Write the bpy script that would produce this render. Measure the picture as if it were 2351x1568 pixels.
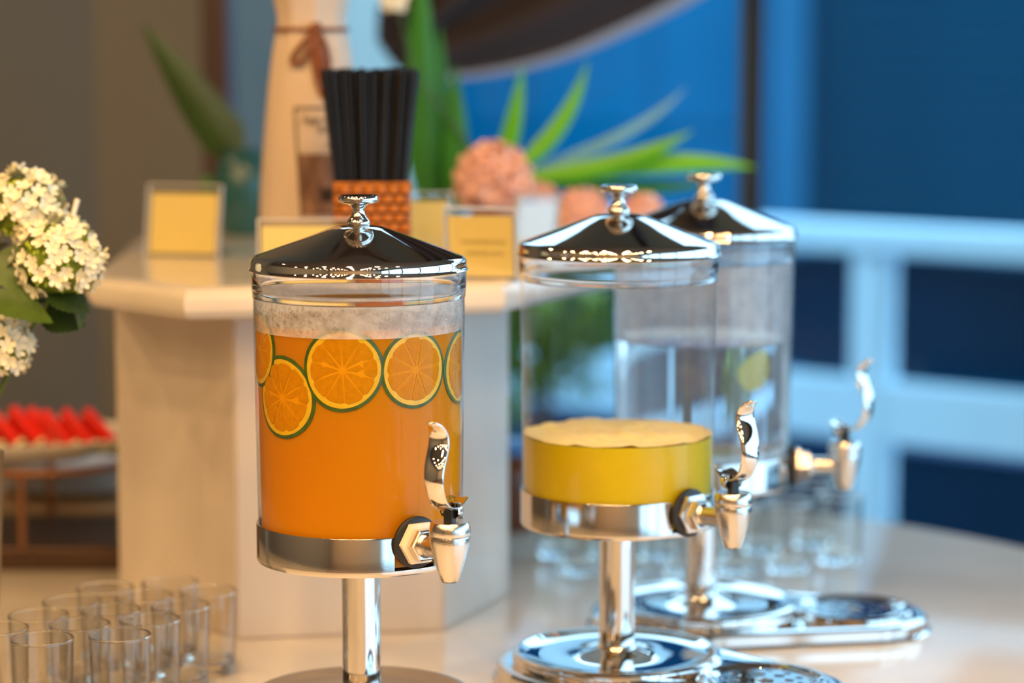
import bpy, bmesh, math, random
from mathutils import Vector, Matrix, noise
from mathutils.bvhtree import BVHTree
R = random.Random(7)
pi, sin, cos, rad = math.pi, math.sin, math.cos, math.radians
SC = bpy.context.scene
COL = SC.collection
for o in list(bpy.data.objects):
    bpy.data.objects.remove(o)

# ------------------------------------------------------------------ camera
H = 0.652                     # eye height above the table top (z = 0)
PITCH = rad(6.65)
FPX = 5750.0                  # focal length in pixels of the 2351 px frame
cd = bpy.data.cameras.new('camera')
cam = bpy.data.objects.new('camera', cd)
COL.objects.link(cam)
cam.location = (0, 0, H)
cam.rotation_euler = (pi / 2 - PITCH, 0, 0)
cd.sensor_width = 36.0
cd.lens = FPX / 2351 * 36
cd.clip_start, cd.clip_end = 0.05, 200
cd.dof.use_dof = True
cd.dof.focus_distance = 2.33
cd.dof.aperture_fstop = 1.95
SC.camera = cam

# ------------------------------------------------------------------ sky, exposure
SC.view_settings.view_transform = 'Standard'
SC.view_settings.look = 'None'
SC.view_settings.exposure = 0.06
SC.view_settings.gamma = 1.0
SC.view_settings.use_curve_mapping = False
W = bpy.data.worlds.new('sky')
SC.world = W
W.use_nodes = True
bg = W.node_tree.nodes['Background']
bg.inputs['Color'].default_value = (0.50, 0.765, 1.0, 1)
bg.inputs['Strength'].default_value = 3.7
LAMP_STRENGTH = 292.0
LAMP_COLOR = (1.0, 0.62, 0.27)
SC.cycles.max_bounces = 32
SC.cycles.transparent_max_bounces = 48
SC.cycles.transmission_bounces = 28
SC.cycles.glossy_bounces = 6
SC.cycles.diffuse_bounces = 4
SC.cycles.use_denoising = True
SC.cycles.sample_clamp_indirect = 6.0
SC.cycles.blur_glossy = 0.6


# ------------------------------------------------------------------ helpers
def ray(px, py):
    x = (px - 1175.5) / FPX
    y = (784.0 - py) / FPX
    return Vector((x, cos(PITCH) + y * sin(PITCH), -sin(PITCH) + y * cos(PITCH)))


def at(px, py, Y):                       # the point of that sight line at depth Y
    d = ray(px, py)
    return Vector((0, 0, H)) + d * (Y / d.y)


def on(px, py, z):                       # where that sight line meets the level z
    d = ray(px, py)
    return Vector((0, 0, H)) + d * ((z - H) / d.z)


def s2l(r, g, b):
    f = lambda c: (c / 255) / 12.92 if c <= 10 else ((c / 255 + .055) / 1.055) ** 2.4
    return (f(r), f(g), f(b), 1)


MATS = {}


def nodes(name):
    m = bpy.data.materials.new(name)
    m.use_nodes = True
    nt = m.node_tree
    return m, nt, nt.nodes['Principled BSDF'], nt.nodes['Material Output']


def mat(name, col, rough=.5, metal=0, var=0, scale=20, bump=0, bscale=60, spec=None, sss=0, sssr=(.01, .005, .002),
        coat=0, stretch=None, col2=None, trans=0, ior=None, rvar=0):
    """Principled surface whose colour wanders by VAR (or towards COL2) with noise, with an optional fine bump."""
    m, nt, p, out = nodes(name)
    L = nt.links
    p.inputs['Base Color'].default_value = col
    p.inputs['Roughness'].default_value = rough
    p.inputs['Metallic'].default_value = metal
    if spec is not None:
        p.inputs['Specular IOR Level'].default_value = spec
    if ior:
        p.inputs['IOR'].default_value = ior
    if trans:
        p.inputs['Transmission Weight'].default_value = trans
    if coat:
        p.inputs['Coat Weight'].default_value = coat
        p.inputs['Coat Roughness'].default_value = .05
    if sss:
        p.inputs['Subsurface Weight'].default_value = sss
        p.inputs['Subsurface Radius'].default_value = sssr
        p.inputs['Subsurface Scale'].default_value = 1.0
    tc = nt.nodes.new('ShaderNodeTexCoord')
    mp = nt.nodes.new('ShaderNodeMapping')
    L.new(tc.outputs['Object'], mp.inputs['Vector'])
    if stretch:
        mp.inputs['Scale'].default_value = stretch
    if var or col2 or rvar:
        n = nt.nodes.new('ShaderNodeTexNoise')
        n.inputs['Scale'].default_value = scale
        n.inputs['Detail'].default_value = 5
        L.new(mp.outputs['Vector'], n.inputs['Vector'])
        if var or col2:
            cr = nt.nodes.new('ShaderNodeValToRGB')
            cr.color_ramp.elements[0].position = .3
            cr.color_ramp.elements[1].position = .7
            cr.color_ramp.elements[0].color = col2 or tuple(c * (1 - var) for c in col[:3]) + (1,)
            cr.color_ramp.elements[1].color = col if col2 else tuple(min(1, c * (1 + var)) for c in col[:3]) + (1,)
            L.new(n.outputs['Fac'], cr.inputs['Fac'])
            L.new(cr.outputs['Color'], p.inputs['Base Color'])
        if rvar:
            mr = nt.nodes.new('ShaderNodeMapRange')
            mr.inputs['To Min'].default_value = max(0, rough - rvar)
            mr.inputs['To Max'].default_value = rough + rvar
            L.new(n.outputs['Fac'], mr.inputs['Value'])
            L.new(mr.outputs['Result'], p.inputs['Roughness'])
    if bump:
        n2 = nt.nodes.new('ShaderNodeTexNoise')
        n2.inputs['Scale'].default_value = bscale
        n2.inputs['Detail'].default_value = 4
        L.new(mp.outputs['Vector'], n2.inputs['Vector'])
        b = nt.nodes.new('ShaderNodeBump')
        b.inputs['Strength'].default_value = bump
        b.inputs['Distance'].default_value = .002
        L.new(n2.outputs['Fac'], b.inputs['Height'])
        L.new(b.outputs['Normal'], p.inputs['Normal'])
    MATS[name] = m
    return m


def thin_glass(name, tint=(1, 1, 1, 1), refl=.05, power=4.0, haze=0.0, haze_col=(.8, .8, .8, 1), rough=.01, edge=None):
    """Thin clear wall: straight-through light, reflection that grows at grazing angles, an optional milky haze."""
    m, nt, p, out = nodes(name)
    L = nt.links
    nt.nodes.remove(p)
    tr = nt.nodes.new('ShaderNodeBsdfTransparent')
    tr.inputs['Color'].default_value = tint
    gl = nt.nodes.new('ShaderNodeBsdfGlossy')
    gl.inputs['Roughness'].default_value = rough
    lw = nt.nodes.new('ShaderNodeLayerWeight')
    lw.inputs['Blend'].default_value = .5
    pw = nt.nodes.new('ShaderNodeMath')
    pw.operation = 'POWER'
    pw.inputs[1].default_value = power
    mr = nt.nodes.new('ShaderNodeMapRange')
    mr.inputs['To Min'].default_value = refl
    mr.inputs['To Max'].default_value = .9
    mx = nt.nodes.new('ShaderNodeMixShader')
    L.new(lw.outputs['Facing'], pw.inputs[0])
    L.new(pw.outputs[0], mr.inputs['Value'])
    L.new(mr.outputs['Result'], mx.inputs['Fac'])
    base = tr
    if edge:
        em = nt.nodes.new('ShaderNodeMix')
        em.data_type = 'RGBA'
        ep = nt.nodes.new('ShaderNodeMath')
        ep.operation = 'POWER'
        ep.inputs[1].default_value = 5
        L.new(lw.outputs['Facing'], ep.inputs[0])
        L.new(ep.outputs[0], em.inputs['Factor'])
        em.inputs['A'].default_value = tint
        em.inputs['B'].default_value = edge
        L.new(em.outputs['Result'], tr.inputs['Color'])
    if haze:
        df = nt.nodes.new('ShaderNodeBsdfTranslucent')
        df.inputs['Color'].default_value = haze_col
        d2 = nt.nodes.new('ShaderNodeBsdfDiffuse')
        d2.inputs['Color'].default_value = haze_col
        m1 = nt.nodes.new('ShaderNodeMixShader')
        L.new(df.outputs[0], m1.inputs[1])
        L.new(d2.outputs[0], m1.inputs[2])
        m2 = nt.nodes.new('ShaderNodeMixShader')
        m2.inputs['Fac'].default_value = haze
        n = nt.nodes.new('ShaderNodeTexNoise')
        n.inputs['Scale'].default_value = 60
        n.inputs['Detail'].default_value = 6
        tc = nt.nodes.new('ShaderNodeTexCoord')
        L.new(tc.outputs['Object'], n.inputs['Vector'])
        h = nt.nodes.new('ShaderNodeMapRange')
        h.inputs['From Min'].default_value = .3
        h.inputs['From Max'].default_value = .7
        h.inputs['To Min'].default_value = haze * .7
        h.inputs['To Max'].default_value = min(1, haze * 1.3)
        L.new(n.outputs['Fac'], h.inputs['Value'])
        L.new(h.outputs['Result'], m2.inputs['Fac'])
        L.new(tr.outputs[0], m2.inputs[1])
        L.new(m1.outputs[0], m2.inputs[2])
        base = m2
    L.new(base.outputs[0], mx.inputs[1])
    L.new(gl.outputs[0], mx.inputs[2])
    L.new(mx.outputs[0], out.inputs['Surface'])
    MATS[name] = m
    return m


def emit(name, col, s):
    m, nt, p, out = nodes(name)
    nt.nodes.remove(p)
    e = nt.nodes.new('ShaderNodeEmission')
    e.inputs['Color'].default_value = tuple(col[:3]) + (1,)
    e.inputs['Strength'].default_value = s
    nt.links.new(e.outputs[0], out.inputs['Surface'])
    return m


class MB:
    """Collects verts and faces of one mesh."""
    def __init__(s):
        s.v, s.f, s.mi = [], [], []
        s.cur = 0

    def add(s, verts, faces):
        k = len(s.v)
        s.v += [tuple(v) for v in verts]
        s.f += [tuple(i + k for i in f) for f in faces]
        s.mi += [s.cur] * len(faces)

    def box(s, x0, x1, y0, y1, z0, z1, M=None):
        vs = [Vector((x, y, z)) for z in (z0, z1) for y in (y0, y1) for x in (x0, x1)]
        if M is not None:
            vs = [M @ v for v in vs]
        s.add(vs, [(0, 2, 3, 1), (4, 5, 7, 6), (0, 1, 5, 4), (2, 6, 7, 3), (0, 4, 6, 2), (1, 3, 7, 5)])

    def lathe(s, prof, n=48, a0=0, a1=2 * pi, closed=False, M=None):
        full = abs(a1 - a0 - 2 * pi) < 1e-6
        m = n if full else n + 1
        vs = []
        for (r, z) in prof:
            for i in range(m):
                a = a0 + (a1 - a0) * i / n
                vs.append(Vector((r * cos(a), r * sin(a), z)))
        if M is not None:
            vs = [M @ v for v in vs]
        fs = []
        P = len(prof)
        for j in range(P if closed else P - 1):
            for i in range(n):
                i2 = (i + 1) % m
                b, t = j * m, ((j + 1) % P) * m
                fs.append((b + i, b + i2, t + i2, t + i))
        if not full and closed:
            fs.append(tuple(j * m for j in range(P)))
            fs.append(tuple(j * m + n for j in reversed(range(P))))
        s.add(vs, fs)

    def tube(s, pts, rr, n=8, cap=True):
        pts = [Vector(p) for p in pts]
        if not hasattr(rr, '__len__'):
            rr = [rr] * len(pts)
        vs, fs = [], []
        up = Vector((0.13, 0.27, 0.95)).normalized()
        for i, p in enumerate(pts):
            t = (pts[min(i + 1, len(pts) - 1)] - pts[max(i - 1, 0)]).normalized()
            a = t.cross(up)
            if a.length < 1e-3:
                a = t.cross(Vector((1, 0, 0)))
            a.normalize()
            b = t.cross(a).normalized()
            up = b.cross(t) * -1 if False else up
            for k in range(n):
                w = 2 * pi * k / n
                vs.append(p + (a * cos(w) + b * sin(w)) * rr[i])
        for i in range(len(pts) - 1):
            for k in range(n):
                k2 = (k + 1) % n
                fs.append((i * n + k, i * n + k2, (i + 1) * n + k2, (i + 1) * n + k))
        if cap:
            fs.append(tuple(reversed(range(n))))
            fs.append(tuple((len(pts) - 1) * n + k for k in range(n)))
        s.add(vs, fs)

    def prism(s, poly, z0, z1, M=None):
        n = len(poly)
        vs = [Vector((x, y, z0)) for x, y in poly] + [Vector((x, y, z1)) for x, y in poly]
        if M is not None:
            vs = [M @ v for v in vs]
        s.add(vs, [tuple(reversed(range(n))), tuple(range(n, 2 * n))] + [(i, (i + 1) % n, n + (i + 1) % n, n + i) for i in range(n)])

    def rings(s, loops, cap0=True, cap1=True):
        """Skin a list of equal-length closed loops."""
        n = len(loops[0])
        vs = [v for l in loops for v in l]
        fs = []
        for j in range(len(loops) - 1):
            for i in range(n):
                i2 = (i + 1) % n
                fs.append((j * n + i, j * n + i2, (j + 1) * n + i2, (j + 1) * n + i))
        if cap0:
            fs.append(tuple(reversed(range(n))))
        if cap1:
            fs.append(tuple((len(loops) - 1) * n + i for i in range(n)))
        s.add(vs, fs)

    def mesh(s, name, smooth=40, fix=True):
        me = bpy.data.meshes.new(name)
        me.from_pydata(s.v, [], s.f)
        if any(s.mi):
            me.polygons.foreach_set('material_index', s.mi)
        if fix:
            bm = bmesh.new()
            bm.from_mesh(me)
            bmesh.ops.remove_doubles(bm, verts=bm.verts, dist=1e-6)
            bmesh.ops.recalc_face_normals(bm, faces=bm.faces)
            bm.to_mesh(me)
            bm.free()
        if smooth:
            me.shade_smooth()
            me.set_sharp_from_angle(angle=rad(smooth))
        me.update()
        return me


def link(name, me, m, parent=None, loc=None, rot=None, label=None):
    o = bpy.data.objects.new(name, me)
    COL.objects.link(o)
    if m is not None and me is not None and hasattr(me, 'materials') and len(me.materials) == 0:
        for mm in (m if isinstance(m, (list, tuple)) else [m]):
            me.materials.append(mm)
    if parent is not None:
        o.parent = parent
    if loc is not None:
        o.location = loc
    if rot is not None:
        o.rotation_euler = rot
    if label:
        o['label'] = label
    return o


def part(name, mb, m, parent=None, smooth=40, **k):
    return link(name, mb.mesh(name, smooth), m, parent, **k)


def tag(o, label, cat, group=None, kind=None):
    o['label'] = label
    o['category'] = cat
    if group:
        o['group'] = group
    if kind:
        o['kind'] = kind
    return o


def thing(name, loc, label, cat, group=None, rotz=0):
    o = bpy.data.objects.new(name, None)
    o.empty_display_size = .02
    COL.objects.link(o)
    o.location = loc
    o.rotation_euler = (0, 0, rotz)
    return tag(o, label, cat, group)


def structure(name, mb, m, parent=None, smooth=30):
    o = part(name, mb, m, parent, smooth)
    if parent is None:
        o['kind'] = 'structure'
    return o


def bevel(o, w, seg=2):
    b = o.modifiers.new('bevel', 'BEVEL')
    b.width = w
    b.segments = seg
    b.limit_method = 'ANGLE'
    b.angle_limit = rad(35)
    return o


def subsurf(o, lv=1):
    s = o.modifiers.new('subdivision', 'SUBSURF')
    s.levels = lv
    s.render_levels = lv
    return o


def text_mesh(body, size, spacing=1.0):
    c = bpy.data.curves.new('lettering', 'FONT')
    c.body = body
    c.size = size
    c.align_x = 'CENTER'
    c.space_character = spacing
    c.resolution_u = 3
    o = bpy.data.objects.new('lettering', c)
    COL.objects.link(o)
    me = bpy.data.meshes.new_from_object(o.evaluated_get(bpy.context.evaluated_depsgraph_get()))
    bpy.data.objects.remove(o)
    bpy.data.curves.remove(c)
    return me


# ------------------------------------------------------------------ materials
chrome = mat('polished_chrome', (.80, .77, .74, 1), .035, 1, rvar=.02, scale=90)
chrome_worn = mat('worn_chrome', (.74, .70, .66, 1), .16, 1, rvar=.08, scale=160, bump=.12, bscale=700)
steel_satin = mat('satin_steel_band', (.70, .66, .62, 1), .08, 1, rvar=.03, scale=40, bump=.03, bscale=500, stretch=(1, 1, 8))
rubber = mat('black_rubber', (.012, .012, .012, 1), .45)
nylon = mat('ivory_plastic', s2l(238, 222, 196), .4)
jar_wall = thin_glass('clear_acrylic_wall', (.985, .99, .99, 1), .006, 4.0)
jar_hazy = thin_glass('hazy_acrylic_wall', (.97, .98, .99, 1), .04, 3.2, haze=.10, haze_col=(.85, .88, .92, 1))
fog = thin_glass('condensation_fog', (1, 1, 1, 1), .02, 4, haze=.66, haze_col=(1, .99, .98, 1), rough=.3)
fog_light = thin_glass('light_condensation_fog', (1, 1, 1, 1), .02, 4, haze=.34, haze_col=(.88, .90, .93, 1), rough=.3)
clear_solid = mat('clear_acrylic_solid', (1, 1, 1, 1), .01, trans=1, ior=1.45)
tumbler_glass = mat('tumbler_glass', (.985, .99, .985, 1), .0, trans=1, ior=1.48)
drop_mat = thin_glass('water_drop', (1, .99, .97, 1), .05, 2.2)
water_mat = mat('drinking_water', (.97, .99, 1, 1), .0, trans=1, ior=1.28)
juice_orange = mat('cloudy_orange_juice', (.53, .190, .0022, 1), .3, var=.05, scale=7, sss=.35, sssr=(.05, .018, .004), spec=.1, stretch=(1, 1, .35))
juice_yellow = mat('cloudy_yellow_juice', (.57, .42, .004, 1), .35, var=.06, scale=14, sss=.35, sssr=(.05, .03, .004), spec=.3)
foam_yellow = mat('pulpy_foam', s2l(255, 226, 150), .5, var=.1, scale=80, bump=.5, bscale=220, sss=.3, sssr=(.02, .015, .005))
rind_green = mat('lime_rind', s2l(58, 82, 12), .4, var=.25, scale=160, bump=.25, bscale=500)
pith_yel = mat('lime_pith', (.66, .39, .006, 1), .45, var=.08, scale=150, sss=.2)
flesh_orange = mat('citrus_flesh', (.55, .20, .002, 1), .5, spec=.05, var=.1, scale=220, sss=.3, bump=.2, bscale=400)
membrane = mat('citrus_membrane', (.62, .26, .004, 1), .5, spec=.05)
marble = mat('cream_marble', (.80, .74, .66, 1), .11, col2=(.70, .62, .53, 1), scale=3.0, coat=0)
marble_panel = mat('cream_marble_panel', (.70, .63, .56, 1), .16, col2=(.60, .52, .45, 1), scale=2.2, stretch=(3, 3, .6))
card_yellow = mat('yellow_card', s2l(252, 226, 142), .6, var=.02, scale=40)
card_white = mat('white_card', (.85, .87, .9, 1), .6)
ink = mat('brown_ink', s2l(120, 84, 40), .7)
ink_dark = mat('dark_ink', s2l(62, 50, 38), .7)
acrylic = thin_glass('sign_acrylic', (.95, .96, .95, 1), .06, 3)
acrylic_edge = mat('frosted_acrylic_edge', (.85, .83, .80, 1), .3, trans=.55, ior=1.45)
straw_mat = mat('black_plastic_straw', (.010, .009, .009, 1), .35, spec=.3)
wicker = mat('woven_wicker', s2l(168, 96, 24), .45, var=.5, scale=70, bump=.3, bscale=300)
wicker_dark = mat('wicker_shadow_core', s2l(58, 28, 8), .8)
cloth = mat('cream_cotton_bag', s2l(204, 184, 165), .85, var=.04, scale=8, bump=.25, bscale=900)
leather = mat('brown_leather_cord', s2l(122, 66, 30), .6, var=.2, scale=120)
photo_print = mat('brown_printed_photo', s2l(150, 112, 88), .7, col2=s2l(88, 56, 38), scale=30, stretch=(2.4, 1, .8))
spot_print = mat('dark_printed_spot', s2l(46, 28, 16), .7)
petal_white = mat('white_petal', s2l(242, 236, 208), .55, var=.04, scale=60, sss=.25, sssr=(.004, .004, .003))
petal_green = mat('pale_green_bud', s2l(176, 196, 62), .5, var=.2, scale=120)
flower_core = mat('green_flower_core', s2l(120, 140, 30), .7, var=.35, scale=150, bump=.8, bscale=260)
leaf_mid = mat('viburnum_leaf', s2l(70, 92, 24), .45, var=.25, scale=26, sss=.1)
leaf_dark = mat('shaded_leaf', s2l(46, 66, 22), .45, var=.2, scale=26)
leaf_palm = mat('bright_palm_leaf', s2l(96, 178, 22), .35, var=.2, scale=7)
leaf_palm_dark = mat('deep_palm_leaf', s2l(44, 118, 28), .35, var=.2, scale=7)
leaf_olive = mat('olive_palm_leaf', s2l(34, 62, 8), .4, var=.25, scale=7)
pink = mat('salmon_petal', s2l(255, 202, 182), .6, var=.10, scale=40, sss=.12, sssr=(.006, .003, .002))
teal = mat('teal_glaze', s2l(44, 92, 92), .2, var=.2, scale=14)
melon_red = mat('watermelon_flesh', s2l(230, 38, 22), .35, var=.2, scale=50, sss=.15)
melon_white = mat('watermelon_white', s2l(228, 236, 190), .5)
melon_rind = mat('watermelon_rind', s2l(40, 88, 34), .4, var=.4, scale=60)
seed_mat = mat('melon_seed', s2l(30, 16, 10), .4)
porcelain = mat('glazed_porcelain', (.80, .77, .72, 1), .12, var=.01)
dark_steel = mat('dark_bronze_metal', s2l(82, 62, 50), .35, .7, var=.1)
bronze = mat('brushed_bronze', s2l(150, 104, 70), .3, .8, var=.1)
wall_paint = mat('beige_wall_paint', s2l(108, 100, 84), .85, var=.02, scale=2, bump=.05, bscale=90)
wall_grey = mat('grey_wall_paint', s2l(94, 91, 82), .85, var=.02, scale=2, bump=.05, bscale=90)
dark_wood = mat('dark_brown_wood', s2l(64, 36, 24), .45, var=.25, scale=9, stretch=(6, 6, .5))
ceil_mat = mat('brown_ceiling', s2l(126, 102, 80), .8, var=.06, scale=3)
floor_mat = mat('brown_floor', s2l(76, 60, 48), .4, var=.2, scale=5)
mullion_mat = mat('black_aluminium', s2l(9, 11, 15), .6, 0, var=.1)
window_glass = thin_glass('window_pane_glass', (.90, .95, .97, 1), .012, 5)
drape_mat = mat('brown_drape_cloth', s2l(50, 41, 42), .9, var=.12, scale=10, bump=.2, bscale=500)
hem_mat = mat('grey_drape_hem', s2l(150, 160, 180), .9, var=.05, scale=10)
rail_white = mat('daylight_tinted_railing_paint', (.50, .80, .96, 1), .6, var=.03, scale=5)  # white rail paint with the blue of the daylight put into its colour
facade_blue = mat('blue_facade_panel', (.000, .050, .098, 1), .9, var=.12, scale=1.2, spec=.03)
facade_bright = mat('bright_blue_facade', (.000, .128, .275, 1), .9, var=.08, scale=1.0, spec=.03)  # blue glass panes, their brighter reflection put into a matt colour
facade_dark = mat('dark_blue_glass', (.000, .027, .072, 1), .7, var=.2, scale=1.1, spec=.04)
facade_pale = mat('pale_blue_column', (.017, .13, .25, 1), .9, var=.05, scale=2, spec=.03)
terrace_mat = mat('blue_grey_terrace', s2l(30, 66, 104), .9, var=.15, scale=2)
chair_brown = mat('brown_chair_leather', s2l(110, 58, 34), .4, var=.15, scale=12)
bush_mat = mat('outdoor_bush_leaf', s2l(120, 150, 30), .5, var=.3, scale=9)

# ------------------------------------------------------------------ room shell
ZF, ZC = -.75, 1.95          # floor and ceiling
YB = 4.0                     # window wall
XL, XR, YF = -3.0, 2.6, -3.2
b = MB(); b.box(XL, XR, YF, YB, ZF - .05, ZF)
structure('floor', b, floor_mat)
b = MB(); b.box(XL, XR, YF, YB + .06, ZC, ZC + .06)
structure('ceiling', b, ceil_mat)
b = MB(); b.box(XL - .06, XL, YF, YB, ZF, ZC)
structure('wall_left', b, wall_paint)
b = MB(); b.box(XL, XR, YF - .06, YF, ZF, ZC)
structure('wall_front', b, mat('pale_beige_wall_paint', s2l(176, 156, 130), .85, var=.02, scale=2))  # unseen wall, its paint lightened to brighten what the steel bands mirror
# back wall beside the window: a beige field and, turned a little, a greyer one
XJ = at(470, 300, YB).x      # the dark jamb
XT = at(228, 300, YB).x
b = MB(); b.box(XT, XJ, YB - .03, YB + .08, ZF, ZC)
structure('wall_back', b, wall_paint)
M = Matrix.Translation((XT, YB - .03, 0)) @ Matrix.Rotation(rad(18), 4, 'Z')
b = MB(); b.box(-2.48, 0, 0, .06, ZF, ZC, M)
structure('wall_back_left', b, wall_grey)
# the window: jamb, mullion, head, sill and panes
win = part('window_1', (lambda q: (q.box(XJ, at(530, 300, YB).x, YB - .03, YB + .09, ZF, ZC), q)[1])(MB()), dark_wood)
win['kind'] = 'structure'
XM0, XM1 = at(1703, 300, YB).x, at(1747, 300, YB).x
b = MB(); b.box(XM0, XM1, YB - .02, YB + .07, ZF, ZC)
part('mullion', b, mullion_mat, win)
XJ2 = at(530, 300, YB).x
for (x0, x1) in ((XJ2, XM0), (XM1, 1.55), (1.59, XR)):
    b = MB(); b.box(x0, x1, YB + .02, YB + .028, ZF + .06, ZC - .06)
    part('pane', b, window_glass, win)
    b = MB(); b.box(x0, x1, YB - .01, YB + .06, ZF, ZF + .06)
    part('bottom_rail', b, mullion_mat, win)
    b = MB(); b.box(x0, x1, YB - .01, YB + .06, ZC - .06, ZC)
    part('top_rail', b, mullion_mat, win)
b = MB(); b.box(XJ2, XR, YB - .03, YB + .08, 1.45, ZC)
structure('wall_back_head', b, wall_paint)
b = MB(); b.box(1.55, 1.59, YB - .02, YB + .07, ZF, ZC)
part('mullion', b, mullion_mat, win)
# the side window
b = MB(); b.box(XR, XR + .08, YF, YB, ZF, ZF + .12)
b2 = MB(); b2.box(XR, XR + .08, YF, YB, 1.68, ZC)
structure('added_wall_right_head', b2, wall_paint)  # unseen strip added to shorten the side window's reflection in the lids
w2 = part('window_2', b, mullion_mat)
w2['kind'] = 'structure'
b = MB(); b.box(XR, XR + .08, YF, YB, 1.60, 1.68)
part('head_rail', b, mullion_mat, w2)
ys = [YF, -1.6, 0.0, 1.4, 2.7, YB]
for i in range(5):
    b = MB(); b.box(XR + .03, XR + .038, ys[i] + .03, ys[i + 1] - .03, ZF + .12, 1.60)
    part('pane', b, window_glass, w2)
for y in ys:
    b = MB(); b.box(XR, XR + .08, y - .03, y + .03, ZF, 1.68)
    part('mullion', b, mullion_mat, w2)

# ceiling downlights
lamp_face = emit('lamp_glow', LAMP_COLOR, LAMP_STRENGTH)
ring_mb = MB(); ring_mb.lathe([(.05, 0), (.07, 0), (.072, -.006), (.066, -.010), (.05, -.004)], 24, closed=True)
ring_me = ring_mb.mesh('trim_ring'); ring_me.materials.append(chrome_worn)
face_mb = MB(); face_mb.lathe([(.0, -.002), (.05, -.002)], 24)
face_me = face_mb.mesh('glowing_face', 0); face_me.materials.append(lamp_face)
k = 0
for x in (-2.4, -1.6, -.9, -.3, .3, .9):
    for y in (-2.4, -1.4, -.5, .3, .95, 1.7):
        t = thing('downlight', (x, y, ZC - .001), 'small round recessed ceiling downlight glowing warm above the buffet', 'lamp', 'ceiling downlights')
        link('trim_ring', ring_me, None, t)
        link('glowing_face', face_me, None, t)
        k += 1
t = thing('downlight', (-1.6, 3.0, ZC - .001), 'unseen warm ceiling downlight added to brighten the watermelon stand', 'lamp', 'ceiling downlights')  # extra lamp added to brighten the platter and the wall near it
link('trim_ring', ring_me, None, t)
link('glowing_face', face_me, None, t)

# ------------------------------------------------------------------ outside
b = MB(); b.box(-12, 14, YB + .1, 22, ZF - .3, ZF - .12)
structure('terrace_ground', b, terrace_mat)
# white balustrade that comes nearer towards its right end
PL, PR = Vector((at(1000, 300, 6.2).x - 1.2, 7.0, 0)), Vector((at(2500, 985, 4.95).x, 4.95, 0))
A = Vector((at(1178, 860, 5.9).x, 5.9)); B = Vector((at(2351, 985, 5.05).x, 5.05))
dirr = (B - A).normalized()
A = A - dirr * 2.2; B = B + dirr * 4.2
Lr = (B - A).length
ang = math.atan2(dirr.y, dirr.x)
Mr = Matrix.Translation((A.x, A.y, 0)) @ Matrix.Rotation(ang, 4, 'Z')
rl = thing('balcony_railing', (A.x, A.y, ZF - .12), 'white painted balustrade with two wide rails outside the window', 'railing', None, ang)
z0 = -(ZF - .12)
for nm, za, zb, th in (('top_rail', .225, .285, .05), ('middle_rail', -.175, -.045, .03), ('bottom_rail', -.80, -.74, .03)):
    b = MB(); b.box(0, Lr, -th, th, z0 + za, z0 + zb)
    bevel(part(nm, b, rail_white, rl), .008)
xp = at(1990, 700, 5.25)
s0 = (Vector((xp.x, xp.y)) - A).dot(dirr)
for kx in range(-3, 6):
    s = s0 + kx * 1.15
    if 0 < s < Lr:
        b = MB(); b.box(s - .04, s + .04, -.035, .035, 0, z0 + .225)
        bevel(part('post', b, rail_white, rl), .006)
    if 0 < s and s + 1.15 < Lr + .5:
        b = MB(); b.box(s + .06, min(Lr, s + 1.09), -.006, .006, z0 - .70, z0 - .19)
        part('infill_panel', b, facade_dark, rl)
        b = MB(); b.box(s + .06, min(Lr, s + 1.09), -.006, .006, z0 - .03, z0 + .21)
        part('infill_panel', b, facade_dark, rl)

# building across the way
YO = 10.0
bl = thing('office_building', (0, YO, ZF - .12), 'blue office block with louvred bays and pale columns beyond the window', 'building')
b = MB(); b.box(-4.5, 6, .25, 3, 0, 2.1)
part('wall', b, facade_blue, bl)
xc0, xc1 = at(1762, 300, YO).x, at(1848, 300, YO).x
cols_x = [(xc0, xc1), (xc0 + 2.6, xc1 + 2.6), (xc0 - 3.2, xc1 - 3.2)]
for c in cols_x:
    b = MB(); b.box(c[0], c[1], -.02, .3, 0, 1.85)
    part('column', b, facade_pale, bl)
# bright glazed bay to the left of the column
x = xc1 - 3.2
while x < xc0 - .02:
    x2 = min(xc0, x + .52)
    for zz in (0.0, .6, 1.2):
        b = MB(); b.box(x + .005, x2 - .005, .12, .2, zz + .006, zz + .594)
        part('pane', b, facade_bright, bl)
    x = x2
# louvred bays to the right
slat = MB(); slat.box(0, 2.6 - (xc1 - xc0), .10, .18, 0, .062)
sl_me = slat.mesh('slat', 0); sl_me.materials.append(facade_blue)
for i in range(24):
    link('slat', sl_me, None, bl, loc=(xc1, 0, .02 + i * .075), rot=(0, 0, 0))
b = MB(); b.box(xc1, xc1 + 2.6, .19, .25, 0, 1.8)
part('dark_glazing', b, facade_dark, bl)
b = MB(); b.box(-4.5, 6, .22, 3, 1.8, 3.5)
part('reflection_wall', b, mat('pale_reflection_wall', (.40, .52, .58, 1), .8, var=.05, scale=2), bl)  # unseen storey added for the chrome and table top to mirror
for i in range(11):
    b = MB(); b.box(-4.3 + i * .95, -4.3 + i * .95 + .42, .16, .24, 2.2, 3.2)
    part('window', b, facade_dark, bl)  # unseen panes added as dark patches for the chrome reflections
# pale neighbour seen through the top of the left pane
nb = thing('pale_building', (at(820, 100, 9.2).x, 9.2, ZF - .12), 'pale blue grey building block beyond the window behind the tied bag', 'building')
b = MB(); b.box(-2.4, -.12, 0, .4, 0, 2.2)
part('wall', b, mat('grey_teal_wall', s2l(82, 78, 70), .9, var=.04, scale=2), nb)
b = MB(); b.box(-.12, .24, .04, .4, 0, 2.2)
part('bright_wall', b, mat('pale_sky_wall', s2l(158, 167, 160), .8, var=.03, scale=2), nb)
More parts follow.
